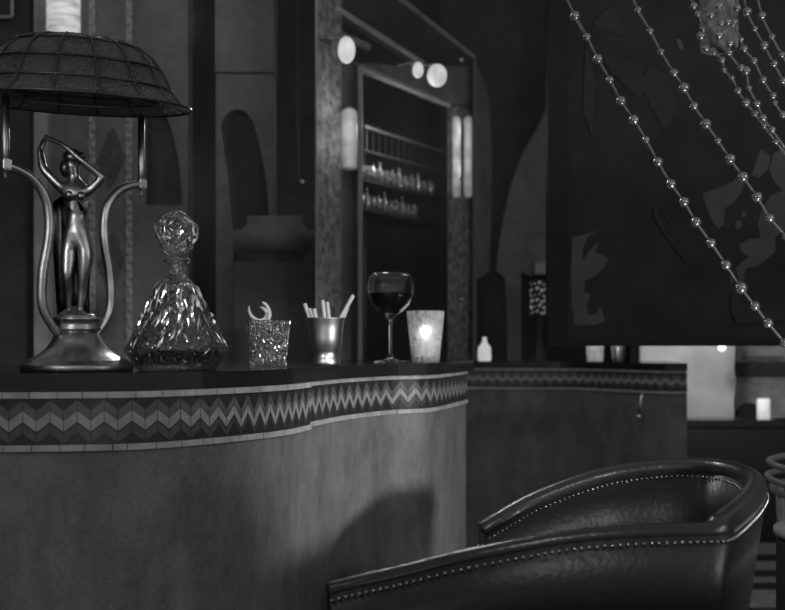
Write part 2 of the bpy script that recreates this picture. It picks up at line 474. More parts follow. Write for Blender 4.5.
# figure: skinned skeleton
def skin_mesh(name, verts, edges, rad, m, parent, root=0, sub=2):
    me = bpy.data.meshes.new(name); me.from_pydata([tuple(v) for v in verts], edges, [])
    o = bpy.data.objects.new(name, me); C.objects.link(o)
    md = o.modifiers.new('s', 'SKIN'); md.use_smooth_shade = True
    for i, sv in enumerate(me.skin_vertices[0].data):
        r = rad[i]; sv.radius = r if isinstance(r, tuple) else (r, r); sv.use_root = (i == root)
    o.modifiers.new('u', 'SUBSURF').levels = sub; o.modifiers['u'].render_levels = sub
    dg = bpy.context.evaluated_depsgraph_get()
    nm = bpy.data.meshes.new_from_object(o.evaluated_get(dg))
    o.modifiers.clear(); o.data = nm; nm.materials.append(m)
    for p in nm.polygons: p.use_smooth = True
    o.parent = parent
    return o
def LP(px, py, dy=0.):   # point near the lamp axis, relative to the lamp
    return W(px, py, 1.85+dy)-LC
V = {}
def add(k, px, py, r, dy=0.): V[k] = (LP(px, py, dy), r)
add('pelvis', 77, 236, .0245); add('belly', 77, 222, .0200, .002); add('waist', 77, 212, .0180, .003); add('chest', 76, 198, .0225, 0)
add('collar', 75, 188, .0165, 0); add('neck', 74, 178, .0075, .002); add('head', 72, 167, .0145, -.002); add('crown', 72, 157, .0105, .004)
add('shL', 63, 189, .0108); add('elL', 43, 169, .0085, -.004); add('wrL', 40, 150, .0062, .002); add('haL', 45, 139, .0052, .006)
add('shR', 89, 192, .0108); add('elR', 103, 178, .0085, -.006); add('wrR', 84, 164, .0046, .010); add('haR', 76, 157, .0045, .014)
add('hipR', 84, 244, .0165); add('thR', 86, 258, .0165, -.002); add('knR', 83, 278, .0095, -.006); add('caR', 82, 292, .0090); add('anR', 80, 311, .0052); add('toR', 82, 318, .0055, -.016)
add('hipL', 70, 244, .0165); add('thL', 68, 259, .0160, -.006); add('knL', 67, 277, .0095, -.014); add('caL', 69, 292, .0085, -.002); add('anL', 69, 311, .0050, .004); add('toL', 66, 318, .0055, -.012)
E = 'pelvis-belly belly-waist waist-chest chest-collar collar-neck neck-head head-crown collar-shL shL-elL elL-wrL wrL-haL collar-shR shR-elR elR-wrR wrR-haR pelvis-hipR hipR-thR thR-knR knR-caR caR-anR anR-toR pelvis-hipL hipL-thL thL-knL knL-caL caL-anL anL-toL'.split()
ks = list(V)
fig = skin_mesh('figure', [V[k][0] for k in ks], [tuple(ks.index(x) for x in e.split('-')) for e in E], [V[k][1] for k in ks], M['bronze'], lamp)
bm = bmesh.new()
sph(LP(69.5, 195, -.0155), .0085, 2, (1, .9, 1), bm); sph(LP(81, 196, -.0155), .0085, 2, (1, .9, 1), bm)
obj('bust', bm, M['bronze'], fig, True)
bm = bmesh.new()
sph(LP(73, 158, .006), .0185, 2, (1.05, 1, .95), bm); sph(LP(66, 168, .012), .012, 2, (1, 1, 1.5), bm); sph(LP(80, 156, .01), .009, 2, (1.3, 1, .9), bm)
for k in range(9):
    a = k/9*2*PI; sph(LP(72+8*math.cos(a), 156+6*math.sin(a), -.004), .004, 1, (1, 1, 1), bm)
obj('hair', bm, M['bronze_dark'], fig, True)
bm = bmesh.new()   # face details: nose, brows, chin
sph(LP(73, 169, -.0155), .0022, 1, (.8, 1.2, 1.6), bm); sph(LP(73, 173.5, -.0130), .0022, 1, (1.4, 1, .6), bm)
sph(LP(70.2, 167, -.0138), .0016, 1, (1.2, 1, .7), bm); sph(LP(75.8, 167, -.0138), .0016, 1, (1.2, 1, .7), bm)
obj('face', bm, M['bronze'], fig, True)
obj('garland', tube(crom([LP(45, 137, .004), LP(55, 141, -.004), LP(66, 147, -.014), LP(80, 159, -.016), LP(93, 169, -.010), LP(104, 178, -.006)], 5), .0045, 8), M['brass'], fig, True)
# fingers as little strands on the raised hand
bm = bmesh.new()
for k in range(5): add_tube(bm, [LP(45, 138, .004), LP(47+k*1.2, 134.5+k*1.4, .002), LP(50+k*.9, 136.5+k*1.5, -.003)], .0013, 6)
obj('fingers', bm, M['bronze'], fig, True)
bm = bmesh.new()   # hanging drapery behind the legs
cols = []
for i in range(11):
    t = i/10; col = []
    for j in range(9):
        u = j/8
        x = 50+7*u+ t*(38+4*math.sin(u*5)) - 6*(1-u)*t
        y = 205+111*u - 10*math.sin(t*PI)
        col.append(bm.verts.new(LP(x, y, .020+.006*math.sin(t*18+u*2))))
    cols.append(col)
for a, b in zip(cols, cols[1:]):
    for j in range(8): bm.faces.new((a[j], a[j+1], b[j+1], b[j]))
bmesh.ops.solidify(bm, geom=bm.faces[:], thickness=.004)
obj('drapery', bm, M['bronze_dark'], fig, True)
obj('plinth', lathe([(0, .098), (.034, .098), (.034, .101), (.028, .106), (0, .107)], 32), M['bronze'], lamp, True)

# ------------------------------------------------------------------ decanter
dc = W(177, 370, 1.93); dc.z = ZS+.0005
dec = thing('crystal_decanter', 'cut crystal decanter with faceted stopper and dark spirit beside lamp', 'decanter', dc)
k_ = 1.93/1000
bp = [(0, 0), (38, 0), (42, 3), (51, 20), (48.5, 26), (37.5, 48), (20, 83), (11, 92), (8, 95), (8, 103), (10, 106), (14, 109), (14, 111), (9.5, 112)]
ip = [(7, 112), (5.5, 104), (5.5, 96), (9, 88), (17, 80), (32, 44), (44, 26), (46, 20), (38, 6), (0, 6)]
bm = lathe([(r*k_, z*k_) for r, z in bp+ip], 14, rot=.2, cap=False)
glint = bmesh.new()
def glints(bm, prof, cnt, size, seed, lo=0., hi=1., kk=1., up=1.):  # scatters metal shards that imitate sparkle over a profile
    rn = random.Random(seed)
    L = [(a, b) for a, b in zip(prof, prof[1:])]
    w_ = [math.hypot(b[0]-a[0], b[1]-a[1])*(a[0]+b[0]) for a, b in L]
    for _ in range(cnt):
        a, b = rn.choices(L, w_)[0]; t = rn.random(); r = a[0]+(b[0]-a[0])*t; z = a[1]+(b[1]-a[1])*t
        sl = Vector((b[0]-a[0], 0, b[1]-a[1])).normalized(); th = rn.uniform(0, 2*PI)
        m3 = Matrix.Rotation(th, 3, 'Z')
        l = size*rn.uniform(.5, 1.6); wd = size*rn.uniform(.16, .4); tw = rn.uniform(-.6, .6)*up
        side = Vector((0, 1, 0)); d = (sl*math.cos(tw)+side*math.sin(tw)); e = d.cross(Vector((sl.z, 0, -sl.x))).normalized()
        nn = Vector((sl.z, 0, -sl.x)); tilt = rn.uniform(-.8, .8)
        c = Vector((r, 0, z))+nn*.25
        q_ = [c+d*l, c+e*wd+nn*wd*tilt, c-d*l, c-e*wd-nn*wd*tilt]
        ap = c+nn*wd*rn.uniform(.3, 1.)
        vs = [bm.verts.new(m3@v*kk) for v in q_]; va = bm.verts.new(m3@ap*kk)
        for i in range(4): bm.faces.new((vs[i], vs[(i+1) % 4], va))
        bm.faces.new(vs[::-1])
glints(glint, [(41, 4.5), (50, 19)], 60, 3.5, 3, kk=k_)
glints(glint, [(49, 25), (40, 42)], 36, 4.5, 5, kk=k_)
glints(glint, [(39.5, 44), (20.6, 82)], 150, 6.0, 6, kk=k_, up=.5)
glints(glint, [(11, 88), (8, 95), (8, 103), (13, 109)], 40, 3.0, 4, kk=k_)
gl_ = obj('glint_shards', glint, M['glint_metal'], dec)
# raised star cuts
for row, (r, z, n_, h_) in enumerate(((44, 22, 14, 9), (38, 38, 14, 8), (30, 54, 14, 8), (24, 68, 14, 6))):
    for q in range(n_):
        a = 2*PI*(q+.5*(row % 2))/n_+.2
        m_ = Matrix.Rotation(a, 3, 'Z')
        vv = [Vector((0, 0, h_)), Vector((0, 4, 0)), Vector((0, 0, -h_)), Vector((0, -4, 0)), Vector((3.2, 0, 0))]
        vs = [bm.verts.new((m_@(v+Vector((r*.985, 0, z))))*k_) for v in vv]
        for x, y in ((0, 1), (1, 2), (2, 3), (3, 0)): bm.faces.new((vs[x], vs[y], vs[4]))
        bm.faces.new((vs[3], vs[2], vs[1], vs[0]))
db_ = obj('decanter_body', bm, M['cut'], dec); merge(db_, gl_)
obj('spirit', lathe([(0, 7*k_), (37.4*k_, 7*k_), (45*k_, 20*k_), (43*k_, 26*k_), (33.5*k_, 41*k_), (0, 41*k_)], 14, rot=.2), M['liquor'], dec)
sp = [(0, 104), (5, 104), (5, 112), (7, 115), (13, 120), (19, 133), (20, 143), (13, 151), (4, 158), (0, 158)]
bm = lathe([(r*k_, z*k_) for r, z in sp], 8, rot=.35)
for q in range(8):
    a = 2*PI*q/8+.35+PI/8
    m_ = Matrix.Rotation(a, 3, 'Z')
    for zc, rc in ((128, 16), (140, 18.3)):
        vv = [Vector((0, 0, 5)), Vector((0, 5, 0)), Vector((0, 0, -5)), Vector((0, -5, 0)), Vector((2.6, 0, 0))]
        vs = [bm.verts.new((m_@(v+Vector((rc-1.6, 0, zc))))*k_) for v in vv]
        for x, y in ((0, 1), (1, 2), (2, 3), (3, 0)): bm.faces.new((vs[x], vs[y], vs[4]))
        bm.faces.new((vs[3], vs[2], vs[1], vs[0]))
st = obj('stopper', bm, M['cut'], dec)
bm = bmesh.new(); glints(bm, [(7, 114), (14, 120), (19.5, 133), (20.5, 143), (14, 151), (4, 158)], 110, 4.6, 9, kk=k_)
merge(st, obj('stopper_glints', bm, M['glint_metal'], st))

# ------------------------------------------------------------------ rocks glass with peel
D = 2.22; k_ = D/1000
gc = W(268, 366, D); gc.z = ZS+.0005
rg = thing('rocks_glass', 'fluted crystal tumbler holding curled citrus peel, left of metal cup', 'glass', gc)
bm = bmesh.new(); N = 40
def flute(prof_o, prof_i, n):
    rings = []
    for (r, z, am) in prof_o+prof_i:
        rings.append([bm.verts.new(((r+(am if k % 2 else -am))*k_*math.cos(2*PI*k/n), (r+(am if k % 2 else -am))*k_*math.sin(2*PI*k/n), z*k_)) for k in range(n)])
    for a, b in zip(rings, rings[1:]):
        for k in range(n): bm.faces.new((a[k], a[(k+1) % n], b[(k+1) % n], b[k]))
    bm.faces.new(rings[0][::-1]); bm.faces.new(rings[-1])
flute([(17, 0, 0), (17.5, 2, .7), (18, 14, .7), (18.4, 16, .1), (18.8, 18, .7), (20, 31, .7), (20.3, 33, .1), (20.8, 35, .7), (21.6, 45, .3), (21.8, 46, 0)],
      [(20.2, 46, 0), (19, 34, 0), (17, 18, 0), (16, 6, 0)], N)
tb_ = obj('tumbler', bm, M['cutfine'], rg)
bm = bmesh.new(); glints(bm, [(18.2, 1), (18.9, 16), (20.6, 32), (22.2, 45)], 190, 2.7, 21, kk=k_, up=.25)
merge(tb_, obj('glint_shards', bm, M['glint_metal'], rg))
pc = W(262, 314, D)
for nm, pts in (('citrus_peel', [(249, 306), (249, 311), (252, 317), (258, 321), (264, 320), (267, 314), (264, 309), (260, 307)]), ('citrus_peel', [(262, 302), (266, 305), (269, 311), (269, 317), (266, 322), (263, 330)])):
    P3 = [W(x, y, D-.010+.012*(i % 3)*.3) for i, (x, y) in enumerate(pts)]
    n_ = len(P3)
    cr = crom([p-P3[0] for p in P3], 5); L_ = len(cr)
    o = obj(nm, tube(cr, [.0008+.0042*math.sin(PI*i/(L_-1))**.6 for i in range(L_)], 8), M['peel'], None, True)
    o.location = P3[0]
    tag(o, 'pale hooked citrus peel curl at left rim of the fluted tumbler' if pts[0][0] == 249 else 'pale upright crescent of citrus peel behind the hooked curl in the tumbler', 'garnish')

# ------------------------------------------------------------------ julep cup with sticks
D = 2.33; k_ = D/1000
cc = W(326, 367, D); cc.z = ZS+.0005
cup = thing('metal_cup', 'polished metal beaker with flared foot holding pale sticks', 'cup', cc)
obj('cup_body', lathe([(r*k_, z*k_) for r, z in [(0, 2), (13.2, 0), (14, 1), (14, 4), (12.6, 7.5), (11.8, 11), (12.4, 14), (15, 19), (16.2, 27), (17, 36), (17.8, 43), (19.2, 46.5), (19.3, 47.5), (18.2, 46.5), (16.4, 42), (15, 34), (13.2, 22), (9, 17), (0, 16)]], 40, cap=False), M['silver'], cup, True)
STK = [((304.5, 306), (321, 350), .0), ((309, 311), (323, 350), .012), ((314, 311), (322, 350), -.012), ((322.5, 302.5), (329, 351), -.006), ((327, 304.5), (333, 350), .008), ((353.5, 297.5), (322, 351), -.004), ((347.5, 309.5), (331, 350), .016)]
SL = ['leftmost pale stick leaning out of the metal beaker', 'short pale stick second from left in the metal beaker', 'short pale stick third from left in the metal beaker', 'flat topped pale stick left of middle in the metal beaker', 'pale stick just right of the flat topped one in the beaker', 'longest pale stick leaning far right out of the metal beaker', 'short pale stick beneath the longest right leaning one in the beaker']
for (a, b, dy), lb in zip(STK, SL):
    A = W(a[0], a[1]-2.5, D+dy); B = W(b[0], b[1], D+dy*.4)
    bm = tube([Vector((0, 0, 0)), (A-B)*.5, (A-B)*.97, (A-B)], [.0038, .0044, .0048, .0036], 8)
    o = obj('bar_stick', bm, M['stick'], None, True); o.location = B
    tag(o, lb, 'stick', 'pale sticks in the metal beaker')

# ------------------------------------------------------------------ wine glass
D = 2.70; k_ = D/1000
wc = W(390.5, 363, D); wc.z = ZS+.0005
wg = thing('wine_glass', 'balloon wine glass half full of dark wine near the counter end', 'wine glass', wc)
outer = [(0, 0), (19, 0), (19, .8), (10, 2), (3, 4.5), (1.9, 9), (1.7, 30), (2.2, 42), (5, 46), (12, 50.5), (19, 58), (23, 68), (23.8, 77), (22, 84), (19, 89)]
inner = [(18.4, 89), (21.3, 84), (23.1, 77), (22.3, 68), (18.3, 58.8), (11.5, 51.8), (4, 47.5), (0, 46.8)]
obj('glass_body', lathe([(r*k_, z*k_) for r, z in outer+inner], 48, cap=False), M['glass'], wg, True)
obj('wine', lathe([(r*k_, z*k_) for r, z in [(0, 47.2), (3.8, 47.9), (11.2, 52.2), (18., 59.1), (21.9, 68), (22, 69), (0, 69)]], 48), M['wine'], wg, True)

# ------------------------------------------------------------------ candle tumbler
D = 2.88; k_ = D/1000
tc_ = W(425.5, 361, D); tc_.z = ZS+.0005
tg = thing('candle_tumbler', 'frosted tapering tumbler glowing from a candle, right of wine glass', 'candle holder', tc_)
obj('holder_glass', lathe([(r*k_, z*k_) for r, z in [(0, 0), (13.5, 0), (14, 1), (19, 49), (19.2, 50), (17.8, 50), (13.2, 4), (0, 4)]], 24, cap=False), M['frost'], tg)
cd = thing('candle', 'lit pale candle inside the frosted tumbler', 'candle', tc_+Vector((0, 0, .0125)))
obj('wax_body', lathe([(0, 0), (.026, 0), (.029, .04), (.026, .046), (0, .044)], 24), M['wax'], cd, True)
obj('wick_flame', lathe([(0, .044), (.003, .046), (.0075, .062), (.006, .078), (.002, .092), (0, .096)], 12), M['flame'], cd, True)

# ------------------------------------------------------------------ leather tub chair
RIM = [(329, 591, 1.44), (365, 582, 1.43), (401, 574, 1.425), (461, 559, 1.415), (522, 547, 1.41), (570, 539, 1.41), (630, 534, 1.412), (690, 532, 1.418), (714, 531, 1.425), (721, 527, 1.45), (737, 514, 1.54), (750, 500, 1.66), (755, 488, 1.78), (748, 478, 1.89), (726, 471, 1.98), (690, 468, 2.04), (650, 470, 2.07), (610, 476, 2.09), (575, 486, 2.09), (530, 504, 2.08), (500, 521, 2.06), (482, 532, 2.05)]
R3 = crom([W(*p) for p in RIM], 5)
cen = Vector((.33, 1.75, 0))
chair = thing('tub_chair', 'dark leather tub armchair with brass nailhead trim beside the bar', 'armchair', cen)
n = len(R3); Nrm = []
for i in range(n):
    t = R3[min(i+2, n-1)]-R3[max(i-2, 0)]; t.z = 0; t.normalize()
    Nrm.append(Vector((-t.y, t.x, 0)))           # inward
def rad(i):
    f = i/(n-1)
    return .0125+.0085*max(0, min(1, (f-.36)/.06))
R3c = [p-cen for p in R3]
bm = bmesh.new()
secs = []
for i in range(n):
    p = R3c[i]; nn = Nrm[i]; r = rad(i); zt = p.z-.004
    out = []
    for f in (0, .15, .4, .7, 1.):
        z = zt-(zt-.17)*f; out.append(p-nn*(r*.95-.10*f)+Vector((0, 0, z-p.z)))
    for f in (1., .5, .35, .15, .0):
        z = zt-(zt-.17)*f; out.append(p+nn*(r*.9+.050*math.sin(PI*min(1, f*1.3)) + (.03 if f >= .5 else 0))+Vector((0, 0, z-p.z)))
    secs.append([bm.verts.new(v) for v in out])
m_ = len(secs[0])
for a, b in zip(secs, secs[1:]):
    for k in range(m_): bm.faces.new((a[k], a[(k+1) % m_], b[(k+1) % m_], b[k]))
bm.faces.new(secs[0][::-1]); bm.faces.new(secs[-1])
obj('shell', bm, M['leather'], chair, True)
rb = obj('rim_roll', tube(R3c, [rad(i) for i in range(n)], 14), M['leather_roll'], chair, True)
def nails(side, i0, i1, dz, step, name='nailhead_trim'):
    bm = bmesh.new(); acc = step; prev = None
    for i in range(i0, i1):
        for u in range(8):
            t = u/8; p = R3c[i].lerp(R3c[i+1], t); nn = Nrm[i].lerp(Nrm[i+1], t)
            p = p+nn*side*rad(i)*1.02+Vector((0, 0, dz))
            if prev is not None: acc += (p-prev).length
            prev = p
            if acc >= step:
                acc = 0; sph(p, .0030, 1, (1, 1, 1), bm)
    return obj(name, bm, M['nail'], chair, True)
nails(-1, 1, 58, -.012, .0095)                 # near arm and back, outside
nails(1, 60, n-2, -.014, .0095)       # inside far arm
nails(-1, 58, n-2, -.014, .0095)
inner = [R3c[i]+Nrm[i]*.075 for i in range(0, n, 3)]
def cushion(z0, z1, k=1.):
    bm = bmesh.new(); pts = [Vector((p.x*k, p.y*k, z0)) for p in inner]
    add_prism(bm, pts, (0, 0, z1-z0))
    bmesh.ops.bevel(bm, geom=[e for e in bm.edges if abs(e.verts[0].co.z-e.verts[1].co.z) < 1e-5], offset=.02, segments=3, affect='EDGES')
    return bm
obj('seat_cushion', cushion(.33, .47), M['leather'], chair, True)
obj('seat_base', cushion(.17, .325, .98), M['leather'], chair)
for i, j in ((4, 0), (38, 0), (70, 0), (n-5, 0)):
    p = R3c[i]+Nrm[i]*.04
    obj('leg', tube([Vector((p.x, p.y, 0)), Vector((p.x, p.y, .09)), Vector((p.x, p.y, .18))], [.013, .018, .022], 10), M['wood'], chair, True)
# small front facings with their nails
for i, e in ((0, 0), (n-1, 1)):
    p = R3c[i]; nn = Nrm[i]; t = (R3c[i]-R3c[1 if i == 0 else n-2]); t.z = 0; t.normalize()
    bm = bmesh.new()
    for k in range(14): sph(p+t*.003-nn*rad(i)*.6+Vector((0, 0, -.03-.014*k)), .0034, 1, (1, 1, 1), bm); 
    obj('nailhead_trim', bm, M['nail'], chair, True)

# ------------------------------------------------------------------ hanging lacquer panel
D = 3.30
pn = thing('painted_panel', 'large near-black painted panel with leaf motifs at upper right', 'panel', W(700, 346, D))
o0 = W(700, 346, D)
def pl(name, pts, d, th, m, par=pn):
    return obj(name, rel(add_prism(bmesh.new(), [W(x, y, d) for x, y in pts], (0, th, 0)), o0), m, par)
pl('board', [(566, -140), (900, -140), (900, 340), (566, 340)], D, .03, M['panel'])
fb = bmesh.new()
for pts in ([(548, -140), (567, -140), (567, 346), (548, 346)], [(567, 338), (900, 338), (900, 346), (567, 346)]):
    add_prism(fb, [W(x, y, D-.012) for x, y in pts], (0, .05, 0))
obj('panel_frame', rel(fb, o0), M['panel_edge'], pn)
q = lambda L, ox, oy, s: [(ox+x/s, oy+y/s) for x, y in L]
leafs = [
 (q([(50, 150), (100, 140), (150, 125), (112, 152), (92, 200), (92, 248), (120, 205), (155, 172), (145, 212), (172, 222), (195, 240), (185, 272), (140, 310), (100, 330), (100, 372), (125, 383), (108, 430), (118, 470), (150, 462), (165, 430), (182, 490), (150, 508), (60, 508), (48, 420), (45, 300)], 560, 200, 4.067), 'leaf'),
 (q([(95, 213), (130, 200), (172, 182), (190, 163), (202, 185), (192, 212), (170, 240), (152, 250), (150, 292), (135, 302), (125, 290), (108, 255)], 665, 110, 2.54), 'leaf'),
 (q([(243, 98), (268, 118), (262, 150), (240, 172), (220, 165), (232, 130)], 665, 110, 2.54), 'leaf'),
 (q([(276, 110), (310, 90), (360, 60), (360, 330), (305, 305), (280, 322), (280, 360), (240, 395), (205, 402), (198, 440), (190, 488), (168, 500), (166, 430), (182, 398), (212, 372), (192, 360), (190, 340), (215, 328), (243, 325), (235, 290), (252, 240), (272, 215), (300, 205), (275, 180), (265, 150)], 665, 110, 2.54), 'leaf'),
 (q([(196, 255), (206, 258), (204, 272), (193, 275)], 665, 110, 2.54), 'leaf'),
 (q([(180, 282), (194, 280), (196, 294), (186, 304), (177, 298)], 665, 110, 2.54), 'leaf'),
 (q([(160, 70), (225, 8), (236, 40), (258, 88), (250, 110), (215, 95), (185, 90)], 540, 0, 3.05), 'leaf_dim'),
 (q([(190, 170), (250, 165), (300, 200), (330, 260), (300, 300), (250, 250), (215, 220)], 540, 0, 3.05), 'leaf_dim'),
 (q([(330, 200), (390, 230), (420, 330), (380, 400), (340, 330), (310, 260)], 540, 0, 3.05), 'leaf_dim'),
 (q([(415, 120), (428, 118), (440, 150), (432, 155), (420, 138)], 540, 0, 3.05), 'leaf'),
 (q([(140, 120), (170, 250), (160, 420), (130, 330)], 540, 0, 3.05), 'leaf_dim'),
 (q([(345, 145), (358, 142), (365, 175), (410, 250), (450, 300), (440, 305), (395, 250), (350, 180)], 540, 160, 3.05), 'leaf_dim'),
 (q([(420, 145), (412, 175), (388, 220), (383, 215), (404, 172)], 540, 160, 3.05), 'leaf_dim'),
 (q([(585, 400), (600, 330), (620, 440), (747, 440), (747, 490), (600, 500), (583, 460)], 540, 160, 3.05), 'leaf_dim'),
]
for i, (pts, m) in enumerate(leafs):
    pl('leaf_motif', pts, D-.0012-.0004*i, .0010+.0004*i, M[m])

# ------------------------------------------------------------------ bead strands
beadme = None
def strand(label, pts, D, r, beads=None, group='beaded chandelier strands', cr=.0030):
    P = [W(x, y, D+(d if False else 0)) for x, y in pts]; o = P[0]
    t = thing('bead_strand', label, 'bead strand', o, group)
    c = crom([p-o for p in P], 3)
    obj('cord', tube(c, cr, 6), M['cord'], t, True)
    first = None
    for i, (x, y) in enumerate(beads or pts[1:-1]):
        rr = r*random.choice((.95, 1.2, 1.25, 1.5))
        if first is None:
            b = obj('bead', sph((0, 0, 0), 1, 3), M['bead'], t, True); first = b
        else:
            b = first.copy(); C.objects.link(b); b.parent = t
        b.location = W(x, y, D)-o; b.scale = (rr, rr, rr)
S1 = [(548, -45), (556, -25), (565, -5), (575, 16), (587, 37), (598, 59), (610, 80), (621, 101), (634, 120), (646, 140), (658, 162), (671, 184), (684, 202), (696, 222), (711, 243), (726, 265), (741, 288), (755, 306), (768, 323), (785, 343), (800, 362), (815, 380)]
S2 = [(612, -50), (624, -22), (638, 10), (650, 31), (661, 52), (674, 73), (684, 88), (694, 106), (706, 124), (718, 141), (730, 159), (743, 177), (757, 197), (770, 218), (786, 236), (800, 250)]
strand('long beaded strand nearest the left edge of the dark panel', S1, 2.45, .0100)
strand('beaded strand second from the left across the dark panel', S2, 2.45, .0088)
strand('beaded strand from the top through the left side of the chandelier cup', [(675, -25), (688, -6), (694, 6), (698, 14), (703, 29), (701, 36), (706, 48), (714, 53), (722, 60), (724, 70), (732, 78), (738, 91), (746, 103), (755, 114), (764, 126), (776, 142), (790, 160)], 2.55, .0078)
strand('beaded strand running down from the middle of the chandelier cup', [(716, -10), (719, 6), (711, 15), (721, 23), (728, 22), (733, 25), (719, 35), (730, 43), (729, 53), (741, 68), (746, 71), (749, 88), (757, 104), (763, 118), (772, 130), (785, 148)], 2.50, .0078)
strand('beaded strand leaving the right side of the chandelier cup', [(735, -12), (737, 8), (734, 22), (741, 40), (744, 49), (754, 61), (763, 80), (773, 96), (775, 103), (783, 115), (792, 125)], 2.52, .0080)
strand('beaded strand second from the right at the top corner', [(742, -12), (747, 12), (755, 29), (764, 46), (774, 64), (783, 81), (792, 96)], 2.56, .0080)
strand('beaded strand closest to the top right corner', [(755, -12), (762, 16), (772, 37), (782, 55), (790, 68)], 2.50, .0088)
ct = W(719, -20, 2.62)
ch = thing('chandelier_cup', 'faceted pale glass chandelier cup cut by the top edge of photo', 'chandelier', ct)
kk = 2.62/1000
obj('glass_cup', lathe([(0, -71*kk), (18*kk, -70*kk), (19*kk, -66*kk), (19.5*kk, -20*kk), (22*kk, 40*kk), (10*kk, 60*kk), (0, 60*kk)], 10), mat('chandelier_glass', .24, .3, var=.4, vscale=40, bump=.4, bscale=50, voro=True), ch)
obj('ceiling_chain', tube([Vector((0, 0, 60*kk)), Vector((0, 0, .6)), Vector((0, 0, 1.2))], .006, 6), M['brass'], ch)

# ------------------------------------------------------------------ wall lamps and lanterns
def globe(px, py, rx, rz, label, off=-.12):
    c = WO(px, py, off); k = DO(px, off)/1000
    t = thing('wall_lamp', label, 'lamp', c, 'glowing globes above the framed opening')
    obj('globe', sph((0, 0, 0), 1, 3, (rx*k, rx*k, rz*k)), M['glow'], t, True)
    e = NRM*(.12+.02)
    obj('bracket', tube([e*.6*0+Vector((0, 0, rz*k*.9)), Vector((0, 0, rz*k*1.1))+e*.5, Vector((0, 0, rz*k*1.1))+e], .006, 8), M['brass'], t, True)
globe(346.5, 50, 8.8, 13.5, 'tall glowing globe at top of the left mottled pilaster')
globe(418, 70, 5.6, 8, 'smaller glowing globe of the close pair on the slanting lintel')
globe(437, 75.5, 10, 11.5, 'bigger glowing globe of the close pair on the slanting lintel')
def jamb_glow(px, y0, y1, r, label, off=-.035):  # glowing tube added in place of lamp reflections on the jamb tiles
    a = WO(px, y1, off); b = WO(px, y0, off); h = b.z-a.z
    t = thing('jamb_glow_tube', label, 'lamp', a)
    obj('glow_tube', lathe([(0, 0), (r*.8, .002), (r, .01), (r, h*.3), (r, h*.7), (r, h-.01), (r*.8, h-.002), (0, h)], 20), M['glow2'], t, True)
    obj('glow_tube_cap', lathe([(0, h-.006), (r*.7, h-.004), (r*.7, h+.006), (0, h+.008)], 16), M['brass'], t)
jamb_glow(349, 110, 170, .033, 'soft glowing upright tube added for the light reflection on the left mottled pilaster', -.01)
jamb_glow(456.5, 117, 198, .019, 'left one of two upright glowing tubes added for light streaks on the right door jamb')
jamb_glow(468, 117, 198, .020, 'right one of two upright glowing tubes added for light streaks on the right door jamb')
lp = W(63.5, 35, 4.05)
t = thing('wall_lantern', 'bright pale ribbed lantern peeking over the lamp shade', 'lantern', lp)
obj('lantern_body', lathe([(0, 0), (.06, 0), (.066, .01), (.066, .34), (.05, .36), (0, .36)], 24), M['glow3'], t, True)
obj('lantern_bracket', box((0, .09, .38), (.03, .14, .03)), M['brass'], t)
t = thing('picture_frame', 'corner of small dark picture in pale thin frame at top left', 'picture', W(-30, 17, 4.15))
fo = W(-30, 17, 4.15); fb = bmesh.new()
for pts in ([(-70, -60), (12, -60), (12, 17), (-70, 17)],):
    A = [W(x, y, 4.16) for x, y in pts]
    for a, b in zip(A, A[1:]+A[:1]): add_tube(fb, [a, b], .007, 6)
obj('frame', rel(fb, fo), M['wall_lt'], t)
obj('picture', rel(plate([(-70, -60), (12, -60), (12, 17), (-70, 17)], 4.165, .02), fo), M['dark'], t)

# pierced lantern right of the arch, votive by it
lp = W(538.5, 317, 4.75)
t = thing('pierced_lantern', 'small dark lantern with glowing pierced dots beside the panel edge', 'lantern', lp)
obj('lantern_case', lathe([(0, 0), (.034, 0), (.036, .01), (.036, .165), (.03, .175), (0, .178)], 16), M['dark'], t)
bm = bmesh.new()
for r_ in range(6):
    for k in range(10):
        a = 2*PI*(k+.5*(r_ % 2))/10
        sph((.036*math.cos(a), .036*math.sin(a), .022+.027*r_+.006*math.sin(k*2.1)), random.uniform(.004, .0095), 1, (1, 1, 1), bm)
obj('pierced_dots', bm, mat('lantern_dots', .6, .4, emit=.09, var=.6, vscale=25), t, True)
obj('lantern_stand', lathe([(.02, 0), (.016, -.10), (.03, EYE-.082-lp.z), (0, EYE-.082-lp.z)], 12), M['dark'], t)
vp = W(484.5, 362, 4.85); vp.z = EYE-.082+.0005
t = thing('votive_candle', 'small glowing votive on the dark counter left of the arch pillar', 'candle', vp)
k = 4.85/1000
obj('votive_glass', lathe([(0, 0), (6*k, 0), (6.8*k, 2*k), (6.4*k, 13*k), (3.5*k, 17*k), (2*k, 20*k), (2.4*k, 23*k), (0, 24*k)], 16), M['candle'], t, True)
def farglass(px, py_, r0, r1, h, name, label, m, D=4.68):
    p = W(px, py_, D); p.z = EYE-.082+.0005; k = D/1000
    o = obj(name, lathe([(0, 0), (r0*k, 0), (r0*k*1.05, k), (r1*k, h*k), (r1*k*.92, h*k), (r0*k*.9, 3*k), (0, 3*k)], 20, cap=False), m, None, True)
    o.location = p; tag(o, label, 'glass')
farglass(595, 363, 7.5, 9.5, 24, 'tumbler', 'pale lit tumbler on the reflected counter below the dark panel', mat('lit_tumbler', .75, .5, emit=.13, var=.3, vscale=30), 4.75)
farglass(618, 363, 5, 8, 24, 'metal_beaker', 'shiny dark beaker on the reflected counter right of pale tumbler', M['silver'], 4.68)

